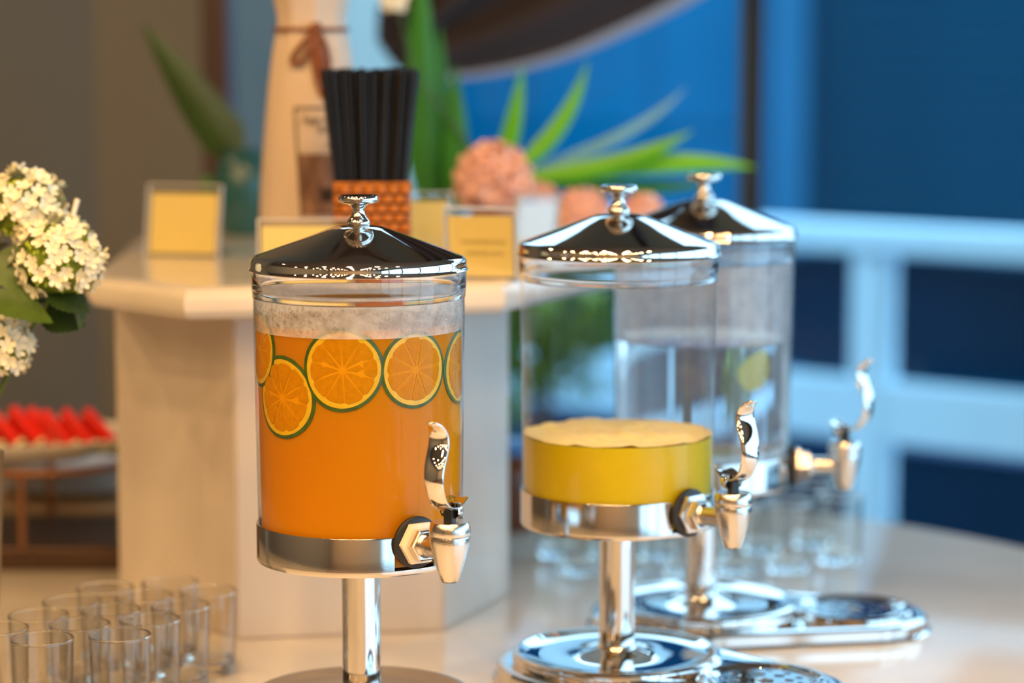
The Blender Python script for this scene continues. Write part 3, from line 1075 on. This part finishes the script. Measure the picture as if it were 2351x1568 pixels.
for (r, z) in bp:
    loops.append([Vector((bag_r(r, z, 2 * pi * i / N) * cos(2 * pi * i / N), bag_r(r, z, 2 * pi * i / N) * sin(2 * pi * i / N), z)) for i in range(N)])
mb.rings(loops, True, False)
part('cloth_body', mb, cloth, bag, 80)
zt = bz(68)
rt = 79 * sc_ * 1.03 + .0012
cb = MB()
cb.tube([(rt * cos(2 * pi * i / 40), rt * sin(2 * pi * i / 40), zt) for i in range(41)], .0024, 8, False)
cord = part('cord', cb, leather, bag, 60)
def bagpt(px, py, lift=.004):             # a point just in front of the bag's face
    X = at(px, py, BY - .045).x - bxc
    z = at(px, py, BY - .045).z - ZS
    rr = None
    for k_ in range(len(bp) - 1):
        if bp[k_][1] <= z <= bp[k_ + 1][1]:
            f = (z - bp[k_][1]) / (bp[k_ + 1][1] - bp[k_][1] + 1e-9)
            rr = bp[k_][0] * (1 - f) + bp[k_ + 1][0] * f
    rr = (rr or .04) * 1.03 + lift
    return Vector((X, -math.sqrt(max(0, rr * rr - X * X)), z))
def cord_path(pp, r=.0032):
    pp = [bagpt(x, y, l) for x, y, l in pp]
    out = []
    for i in range(len(pp) - 1):
        p0, p1, p2, p3 = pp[max(0, i - 1)], pp[i], pp[i + 1], pp[min(len(pp) - 1, i + 2)]
        for s in range(6):
            u = s / 6
            out.append(.5 * ((2 * p1) + (p2 - p0) * u + (2 * p0 - 5 * p1 + 4 * p2 - p3) * u * u + (3 * p1 - p0 - 3 * p2 + p3) * u ** 3))
    out.append(pp[-1])
    b = MB(); b.tube(out, r, 8)
    return b
part('cord_loop', cord_path([(724, 68, .006), (700, 95, .008), (674, 128, .006), (674, 145, .005), (696, 140, .006), (712, 112, .008), (724, 72, .007)]), leather, bag, 60)
part('cord_loop', cord_path([(728, 68, .006), (742, 90, .008), (752, 120, .006), (756, 150, .005), (748, 160, .006), (738, 120, .008), (728, 72, .007)]), leather, bag, 60)
part('cord_tail', cord_path([(724, 70, .007), (722, 110, .006), (724, 150, .004), (731, 190, .003), (744, 218, .003), (752, 222, .003)], .0036), leather, bag, 60)
part('cord_tail', cord_path([(726, 70, .008), (733, 108, .008), (734, 150, .006), (738, 185, .004)], .0036), leather, bag, 60)
kb = MB(); kb.lathe([(0, -.008), (.006, -.006), (.0085, 0), (.006, .006), (0, .008)], 16, M=Matrix.Translation(bagpt(726, 66, .006)))
part('knot', kb, leather, bag, 60)
# printed label wrapped on the face: frame, picture and three lines
def wrap(px0, px1, py0, py1, lift, skew=0.0, nx=14, ny=8):
    mb = MB()
    vs, fs = [], []
    for j in range(ny + 1):
        for i in range(nx + 1):
            py = py0 + (py1 - py0) * j / ny
            vs.append(bagpt(px0 + (px1 - px0) * i / nx + skew * (py - 250), py, lift))
    for j in range(ny):
        for i in range(nx):
            a = j * (nx + 1) + i
            fs.append((a, a + 1, a + nx + 2, a + nx + 1))
    mb.add(vs, fs)
    return mb
fr_ = MB()
for q in (wrap(676, 800, 245, 249, .0006, .07, 14, 2), wrap(676, 680, 249, 498, .0006, .07, 2, 10), wrap(796, 800, 249, 498, .0006, .0, 2, 10)):
    fr_.add(q.v, q.f)
part('printed_frame', fr_, ink_dark, bag, 0)
part('printed_picture', wrap(683, 795, 352, 492, .0007, .05), photo_print, bag, 60)
part('printed_picture', wrap(730, 758, 430, 462, .0010, .05, 6, 6), spot_print, bag, 60)
for (s, px, py, size) in (('Eggs &', 728, 280, .0125), ('Rice', 752, 304, .0125), ('Jar', 764, 338, .0115)):
    me = text_mesh(s, size)
    for v in me.vertices:
        P0 = bagpt(px + v.co.x / sc_, py - v.co.y / sc_, .0012)
        v.co = P0
    me.materials.append(ink_dark)
    link('lettering', me, None, bag)

# ------------------------------------------------------------------ snowball flowers
def floret_mesh(name, n_pet, m, cup=.25, seed=0):
    q = random.Random(seed)
    mb = MB()
    for k_ in range(n_pet):
        a = 2 * pi * k_ / n_pet
        ca, sa = cos(a), sin(a)
        pts = [(0, 0, 0)]
        outl = [(.18, -.10), (.45, -.30), (.75, -.34), (.95, -.2), (1.0, 0), (.95, .2), (.75, .34), (.45, .30), (.18, .10)]
        vs = [Vector((0, 0, 0)), Vector((.55, 0, cup * .16))]
        for (x, y) in outl:
            vs.append(Vector((x, y * 1.05, cup * x * x + .10 * abs(y))))
        fs = [(1, 2 + i, 3 + i) for i in range(len(outl) - 1)] + [(0, 2, 1), (0, 1, 2 + len(outl) - 1)]
        mb.add([Vector((v.x * ca - v.y * sa, v.x * sa + v.y * ca, v.z)) for v in vs], fs)
    mb.lathe([(.0, .14), (.07, .12), (.10, .05), (.08, 0)], 8)
    me = mb.mesh(name, 60)
    me.materials.append(m)
    return me
FL = [floret_mesh('floret', 5, petal_white, .28, 0), floret_mesh('floret', 5, petal_white, .55, 1)]
BUD = MB(); BUD.lathe([(0, -1), (.5, -.8), (.85, -.2), (.8, .4), (.4, .85), (0, 1)], 8)
BUDM = BUD.mesh('bud', 80); BUDM.materials.append(petal_green)
def leaf_mb(L_, w, droop=.3, teeth=9, fold=.25, prof=None, serr=.06):
    mb = MB()
    n = teeth * 2
    vs, fs = [], []
    for i in range(n + 1):
        u = i / n
        ww = w * (sin(pi * u ** .8) ** .8 if prof is None else prof(u)) * (1 + (serr if i % 2 else -serr))
        x = L_ * u
        z = -droop * L_ * u * u
        for s in (-1, -.5, 0, .5, 1):
            vs.append(Vector((x - (abs(s) * .01 * L_), s * ww, z + fold * ww * abs(s) + .015 * L_ * sin(u * 14) * abs(s) * .5)))
    for i in range(n):
        for k_ in range(4):
            a = i * 5 + k_
            fs.append((a, a + 5, a + 6, a + 1))
    mb.add(vs, fs)
    return mb
def face_dir(o, d, spin=0, roll=0):
    o.rotation_mode = 'QUATERNION'
    o.rotation_quaternion = Vector((0, 0, 1)).rotation_difference(d) @ Matrix.Rotation(spin, 3, 'Z').to_quaternion()
VX = at(-60, 900, 2.5)
def snowball(c, r, n, label, seed, stem_to, leaves):
    q = random.Random(seed)
    t = thing('snowball_flower', c, label, 'flower', 'white snowball flowers in the vase')
    mb = MB()
    rg = []
    for j in range(13):
        ph = pi * j / 12
        rg.append([Vector((r * .80 * sin(ph) * cos(2 * pi * i / 24), r * .80 * sin(ph) * sin(2 * pi * i / 24), r * .74 * cos(ph))) * (1 + .09 * q.uniform(-1, 1)) for i in range(24)])
    mb.rings(rg)
    part('green_core', mb, flower_core, t, 80)
    for i in range(n):
        z = 1 - 2 * (i + .5) / n
        a = i * 2.39996 + seed
        rr = math.sqrt(1 - z * z)
        d = Vector((rr * cos(a) + q.uniform(-.1, .1), rr * sin(a) + q.uniform(-.1, .1), z)).normalized()
        if z < -.75:
            continue
        gap = noise.noise(d * 2.2 + Vector((seed * 3.1, 0, 0)))
        if gap < -.22:
            for k_ in range(3):
                e = (d + Vector((q.uniform(-.16, .16), q.uniform(-.16, .16), q.uniform(-.16, .16)))).normalized()
                o = link('bud', BUDM, None, t, loc=e * r * .86)
                o.scale = (.0021, .0021, .0024)
            continue
        o = link('floret', FL[q.randint(0, 1)], None, t, loc=d * r * q.uniform(.88, .99))
        s = q.uniform(.0080, .0100)
        o.scale = (s, s, s)
        dd = (d + Vector((q.uniform(-.35, .35), q.uniform(-.35, .35), q.uniform(-.2, .35)))).normalized()
        face_dir(o, dd, q.uniform(0, 6))
    st = MB(); e = Vector(stem_to) - Vector(c)
    st.tube([Vector((0, 0, -r * .5)), e * .35 + Vector((0, 0, -.01)), e * .7 + Vector((0, 0, -.012)), e, Vector((xe - .0455 + (seed - 5) * .003, FY + (seed - 6) * .003, .014)) - Vector(c)], .0022, 8)
    part('stem', st, leaf_mid, t, 60)
    for (p, yaw, pitch_, roll, L_, w, m) in leaves:
        lb = leaf_mb(L_, w)
        o = part('leaf', lb, m, t, 80)
        o.location = Vector(p) - Vector(c)
        o.rotation_euler = (roll, pitch_, yaw)
    return t
FY = 2.52
xe = at(8, 1060, FY).x
vase_top = Vector((xe - .040, FY, at(-60, 1040, FY).z))
snowball(at(58, 478, FY + .03), .041, 130, 'white snowball flower head at the top of the cluster', 3, vase_top, [(at(20, 560, FY + .02), rad(200), rad(40), .3, .05, .022, leaf_dark), (at(-10, 590, FY - .01), rad(-20), rad(25), rad(55), .06, .024, leaf_mid)])
snowball(at(135, 598, FY - .01), .0445, 150, 'white snowball flower head reaching farthest over the tumblers', 5, vase_top,
         [(at(100, 668, FY - .02), rad(4), rad(14), rad(38), .050, .024, leaf_dark), (at(92, 720, FY - .0), rad(-4), rad(5), rad(48), .046, .024, leaf_dark), (at(176, 690, FY - .01), rad(-10), rad(72), rad(20), .030, .008, leaf_mid), (at(40, 640, FY + .01), rad(10), rad(20), rad(60), .05, .02, leaf_dark)])
snowball(at(2, 795, FY - .01), .032, 80, 'white snowball flower head hanging lowest beside the vase', 9, vase_top, [(at(-30, 692, FY - .045), rad(-2), rad(6), rad(34), .066, .022, leaf_mid)])
# the vase, whose side just enters the picture
vb = MB(); vz = vase_top.z
vb.lathe([(0, 0), (.034, 0), (.038, .004), (.034, .05), (.040, .12), (.0455, vz), (.0440, vz + .001), (.0385, .12), (.0325, .05), (.034, .012), (0, .010)], 48)
xe = at(8, 1060, FY).x
vs_ = part('flower_vase', vb, tum_wall, None, 60, loc=(xe - .0455, FY, 0))
tag(vs_, 'clear glass vase under the white flowers, mostly out of the picture', 'vase')
sb = MB(); sb.tube([at(178, 458, FY + .03), at(163, 510, FY + .02), at(146, 570, FY + .0)], [.0028, .0026, .0024], 8)
tag(part('wooden_pick', sb, nylon, None, 60), 'thin pale stick poking up between the white flower heads', 'stick')

ph_, z_ = zat(1738, 858, D3, .0985)
lf = leaf_mb(.050, .017, .1, 8, .2)
ml = part('mint_leaf', lf, mat('yellow_green_leaf', s2l(176, 190, 40), .4, var=.15, scale=30), None, 80, loc=(D3.x + .075 * sin(ph_), D3.y - .075 * cos(ph_), z_ - .02), rot=(rad(80), rad(-66), rad(10)))
tag(ml, 'yellow green leaf floating in the clear water of the farthest dispenser', 'leaf')

# ------------------------------------------------------------------ palm leaves, teal vase, pink flowers
PY = 3.42
def frond(base, tip, via, w, m, parent, tw=0.0):
    base, tip, via = Vector(base), Vector(tip), Vector(via)
    mb = MB()
    n = 18
    vs, fs = [], []
    pts = [(1 - u) ** 2 * base + 2 * u * (1 - u) * via + u * u * tip for u in [i / n for i in range(n + 1)]]
    for i, p in enumerate(pts):
        u = i / n
        tg = (pts[min(n, i + 1)] - pts[max(0, i - 1)]).normalized()
        view = Vector((sin(tw), -cos(tw), .15))
        s = tg.cross(view).normalized()
        nn = s.cross(tg).normalized()
        ww = w * max(.10, min(1, u * 3.0) if u < .33 else (1 - ((u - .33) / .67) ** 2.4)) if u < .999 else .0006
        for kx in (-1, -.5, 0, .5, 1):
            vs.append(p + s * ww * kx - nn * .25 * ww * abs(kx))
    for i in range(n):
        for k_ in range(4):
            a = i * 5 + k_
            fs.append((a, a + 1, a + 6, a + 5))
    mb.add(vs, fs)
    part('leaf', mb, m, parent, 80)
vp = Vector((at(1140, 540, PY).x, PY, ZS))
pl = thing('palm_arrangement', vp, 'bright green strap leaves fanning out of a vase behind the pink flowers', 'plant')
vb = MB(); vb.lathe([(0, 0), (.03, 0), (.036, .006), (.038, .04), (.030, .075), (.024, .085), (.022, .085), (.028, .07), (.034, .04), (.03, .01), (0, .008)], 32)
part('vase', vb, teal, pl)
mouth = Vector((0, 0, .075))
def rel(px, py, dy=0):
    return at(px, py, PY + dy) - vp
for (tip, via, w, m, dy) in (((968, -110), (962, 260), .024, leaf_palm_dark, .02), ((1046, 150), (1044, 340), .018, leaf_palm_dark, .0), ((1200, 150), (1178, 320), .013, leaf_palm, -.02),
                            ((1350, 140), (1300, 330), .0125, leaf_palm, .0), ((1590, 300), (1420, 400), .0135, leaf_palm, -.03), ((1735, 385), (1560, 350), .0150, leaf_palm, -.01),
                            ((1575, 200), (1460, 330), .008, mat('blue_green_frond', s2l(110, 170, 190), .5), .06), ((1640, 420), (1480, 440), .011, leaf_palm_dark, .05), ((1010, 60), (1000, 300), .02, leaf_palm_dark, .06)):
    frond(mouth if tip[0] > 1080 else rel(tip[0] + 10, 535, dy), rel(*tip, dy), rel(*via, dy), w, m, pl)
tv = Vector((at(560, 540, PY).x, PY, ZS))
te = thing('teal_vase', tv, 'teal glazed vase holding one broad dark leaf behind the yellow card', 'vase')
vb = MB(); vb.lathe([(0, 0), (.026, 0), (.030, .004), (.040, .04), (.042, .07), (.034, .10), (.024, .112), (.027, .118), (.024, .118), (.021, .110), (.030, .098), (.038, .07), (.036, .04), (.02, .01), (0, .008)], 40)
part('vase_body', vb, teal, te)
frond((0, 0, .1), at(325, 50, PY + .0) - tv, at(520, 330, PY - .0) - tv, .032, leaf_olive, te)
frond((0.0, 0, .1), at(470, 400, PY + .05) - tv, at(480, 470, PY + .05) - tv, .022, leaf_palm_dark, te)
def ruffle(q, r):
    mb = MB()
    core = []
    for jj in range(11):
        ph = pi * jj / 10
        core.append([Vector((sin(ph) * cos(2 * pi * ii / 20), sin(ph) * sin(2 * pi * ii / 20), cos(ph))) * r * .74 * (1 + .07 * q.uniform(-1, 1)) for ii in range(20)])
    mb.rings(core)
    src = FL[1]
    sv = [v.co.copy() for v in src.vertices]
    sf = [tuple(p.vertices) for p in src.polygons]
    n = 70
    for ii in range(n):
        z = 1 - 2 * (ii + .5) / n
        a = ii * 2.39996
        rr = math.sqrt(max(0, 1 - z * z))
        d = (Vector((rr * cos(a), rr * sin(a), z)) + Vector((q.uniform(-.15, .15), q.uniform(-.15, .15), q.uniform(-.15, .15)))).normalized()
        Q = Vector((0, 0, 1)).rotation_difference(d) @ Matrix.Rotation(q.uniform(0, 6), 3, 'Z').to_quaternion()
        sc2 = r * q.uniform(.34, .46)
        o2 = d * r * q.uniform(.74, .86)
        mb.add([o2 + Q @ (v * sc2) for v in sv], sf)
    return mb
for i, (px, py, rp, dY, lab) in enumerate(((1132, 412, 84, 3.24, 'large salmon pink flower head standing above the yellow printed card'), (1232, 470, 50, 3.30, 'salmon pink flower head half hidden by the white card'),
                             (1335, 500, 62, 3.28, 'salmon pink flower head just behind the yellow juice dispenser lid'), (1475, 492, 46, 3.30, 'small salmon pink flower head between the two rear dispenser lids'))):
    c = at(px, py, dY)
    t = thing('pink_flower', c, lab, 'flower', 'salmon pink flowers on the riser')
    q = random.Random(40 + i)
    o = part('petals', ruffle(q, rp * dY / FPX), pink, t, 60)
    b = MB()
    b.tube([(0, 0, 0), (vp.x - c.x + .01, .02, (ZS - c.z) * .5), ((vp.x - c.x) * .5 if i < 2 else (vp.x - c.x) * .8, .06, ZS - c.z + .003)], .003, 8)
    part('stem', b, leaf_mid, t, 60)
# white bloom hanging at the top, behind the bag
c = at(905, -8, 3.3)
wb = thing('white_orchid', c, 'white bloom hanging at the top edge behind the straws', 'flower')
for k_ in range(5):
    a = 2 * pi * k_ / 5 + .3
    lb = leaf_mb(.024, .011, .35, 6, .2, serr=0)
    o = part('petal', lb, petal_white, wb, 80)
    o.rotation_euler = (rad(70), 0, 0)
    o.rotation_euler = (Matrix.Rotation(pi / 2, 3, 'X') @ Matrix.Rotation(a, 3, 'Z')).to_euler()
b = MB(); b.tube([(0, 0, 0), (-.01, .06, .05), (.02, .1, -.1), (vp.x - c.x - .004, PY - 3.3, ZS + .08 - c.z)], .0025, 8)
part('stem', b, leaf_mid, wb, 60)

# ------------------------------------------------------------------ brown drape swagged across the window
YD = 3.84
mb = MB()
NU, NV = 60, 40
vs, fs = [], []
low = [(868, 95), (930, 168), (1060, 182), (1250, 150), (1420, 88), (1600, 0), (1760, -110)]
upr = [(868, 20), (905, -10), (1000, -260), (1150, -560), (1330, -950), (1520, -1350), (1760, -1800)]
def cr(P, u):
    f = u * (len(P) - 1); i = min(int(f), len(P) - 2); f -= i
    p0, p1, p2, p3 = P[max(0, i - 1)], P[i], P[i + 1], P[min(len(P) - 1, i + 2)]
    return tuple(.5 * (2 * b_ + (c_ - a_) * f + (2 * a_ - 5 * b_ + 4 * c_ - d_) * f * f + (3 * b_ - a_ - 3 * c_ + d_) * f ** 3) for a_, b_, c_, d_ in zip(p0, p1, p2, p3))
for i in range(NU + 1):
    u = i / NU
    L0, U0 = cr(low, u), cr(upr, u)
    for j in range(NV + 1):
        v = j / NV
        px, py = L0[0] + (U0[0] - L0[0]) * v, L0[1] + (U0[1] - L0[1]) * v
        amp = .012 + .03 * u
        p = at(px, py, YD + amp * sin(v * 26 + u * 1.5) * (.4 + .6 * min(1, v * 4)))
        p.z = min(p.z, ZC - .01)
        vs.append(p)
mh = []
for i in range(NU):
    for j in range(NV):
        a = i * (NV + 1) + j
        fs.append((a, a + 1, a + NV + 2, a + NV + 1))
        mh.append(1 if (j < 1 and i > 9) else 0)
mb.add(vs, fs); mb.mi = mh
dr = thing('swag_curtain', (0, 0, 0), 'brown swagged curtain with pale grey hem hanging in the window', 'curtain')
o = part('drape', mb, [drape_mat, hem_mat], dr, 80)
so_ = o.modifiers.new('thickness', 'SOLIDIFY'); so_.thickness = .004
b = MB(); pz = at(1760, -1800, YD)
b.tube([(XJ2 + .05, YD, ZC - .02), (XM1 + .2, YD, ZC - .02)], .012, 12)
part('curtain_rod', b, dark_steel, dr)

# ------------------------------------------------------------------ watermelon plate on its stand, spare plates
SY = 3.10
st_c = Vector((at(150, 1310, SY).x, SY + .10, 0))
zp = .128
ps = thing('plate_stand', st_c, 'bronze metal stand carrying the watermelon platter beside the riser', 'stand')
b = MB(); b.box(-.19, .075, -.10, .12, 0, .030); bevel(part('base', b, dark_steel, ps), .004)
for (x, y) in ((-.053, -.10), (-.053, .10), (.066, -.02), (-.165, .0)):
    b = MB(); b.tube([(x, y, .028), (x, y, zp)], .0055, 10)
    part('leg', b, bronze, ps)
b = MB(); b.tube([(.125 * cos(2 * pi * i / 40) - .055, .105 * sin(2 * pi * i / 40), zp - .004) for i in range(41)], .005, 8, False)
part('support_ring', b, bronze, ps)
pc = Vector((st_c.x - .095, st_c.y, zp))
def platter(name, c, ax, ay, hgt, label, group=None):
    mb = MB()
    loops = []
    for (f, z) in ((.45, 0), (.60, .001), (.85, hgt * .6), (.99, hgt * .96), (1.0, hgt), (.985, hgt + .001), (.84, hgt * .66), (.60, .004), (.3, .004)):
        loops.append([Vector((ax * f * cos(2 * pi * i / 64), ay * f * sin(2 * pi * i / 64), z)) for i in range(64)])
    mb.rings(loops)
    o = part(name, mb, porcelain, None, 50, loc=c)
    return tag(o, label, 'plate', group)
platter('oval_platter', pc + Vector((.0, 0, .0015)), .185, .125, .031, 'white oval platter heaped with red watermelon slices')
# slices leaning in a row
tri = [(-.042, 0), (.042, 0), (.0, .064)]
def melon_slice(p, rz, lean, label):
    t = thing('watermelon_slice', p, label, 'fruit slice', 'watermelon slices on the platter', rz)
    M = Matrix.Rotation(lean, 4, 'Y')
    def wedge(mb, r0, r1, th=.0062):
        n = 8
        outp, inn = [], []
        for i in range(n + 1):
            a = rad(-40) + rad(80) * i / n
            outp.append((r1 * sin(a), .066 - r1 * cos(a)))
            inn.append((r0 * sin(a), .066 - r0 * cos(a)))
        poly = outp + inn[::-1] if r0 > 0 else outp + [(0, .066)]
        k0 = [M @ Vector((-th, y, z)) for y, z in poly]
        k1 = [M @ Vector((th, y, z)) for y, z in poly]
        n = len(poly)
        mb.rings([k0, k1])
    a = MB(); wedge(a, 0, .056); bevel(part('flesh', a, melon_red, t, 30), .002)
    a = MB(); wedge(a, .056, .061); part('white_rind', a, melon_white, t, 30)
    a = MB(); wedge(a, .061, .064); part('green_rind', a, melon_rind, t, 30)
    for k_ in range(5):
        y, z = R.uniform(-.018, .018), R.uniform(.016, .034)
        sd = MB(); sd.lathe([(0, -.0022), (.0012, -.001), (.0013, .0008), (0, .0024)], 6, M=M @ Matrix.Translation((-.0064 if k_ % 2 else .0064, y, z)))
        part('seed', sd, seed_mat, t, 80)
words_ = ['first', 'second', 'third', 'fourth', 'fifth', 'sixth', 'seventh', 'eighth', 'ninth', 'tenth', 'eleventh']
for i in range(11):
    x = -.105 + i * .0235
    dz = .010 * (1 - ((i - 7) / 7) ** 2)
    melon_slice(pc + Vector((x, -.035 + .012 * sin(i * 1.3), .0015 + max(0, dz))), rad(52 + R.uniform(-6, 6)), rad(-20 + R.uniform(-4, 4)),
                'red watermelon slice, %s in the row counted from the open end towards the riser' % words_[i])
# plates and trays behind the stand
for i in range(3):
    platter('spare_plate', Vector((at(150, 1190, 3.36).x, 3.48, .034 + i * .017)), .12, .10, .016, 'white plate in the spare stack behind the stand, %s' % ['lowest', 'middle', 'topmost'][i], 'spare plates behind the stand')
b = MB(); b.box(-.14, .14, -.02, .02, .0, .016, Matrix.Rotation(rad(-9), 4, 'Y'))
o = bevel(part('dark_tray', b, dark_steel, None, loc=(at(170, 1130, 3.40).x, 3.46, .106)), .003)
tag(o, 'narrow dark serving tongs tray lying across the spare plates', 'tray')
b = MB(); b.box(-.15, .15, -.13, .13, 0, .033)
o = bevel(part('tray_block', b, mat('pale_wood_board', s2l(190, 160, 120), .5, var=.1, scale=10), None, loc=(at(150, 1190, 3.36).x, 3.48, 0)), .004)
tag(o, 'pale wooden board under the spare plates on the buffet table', 'board')
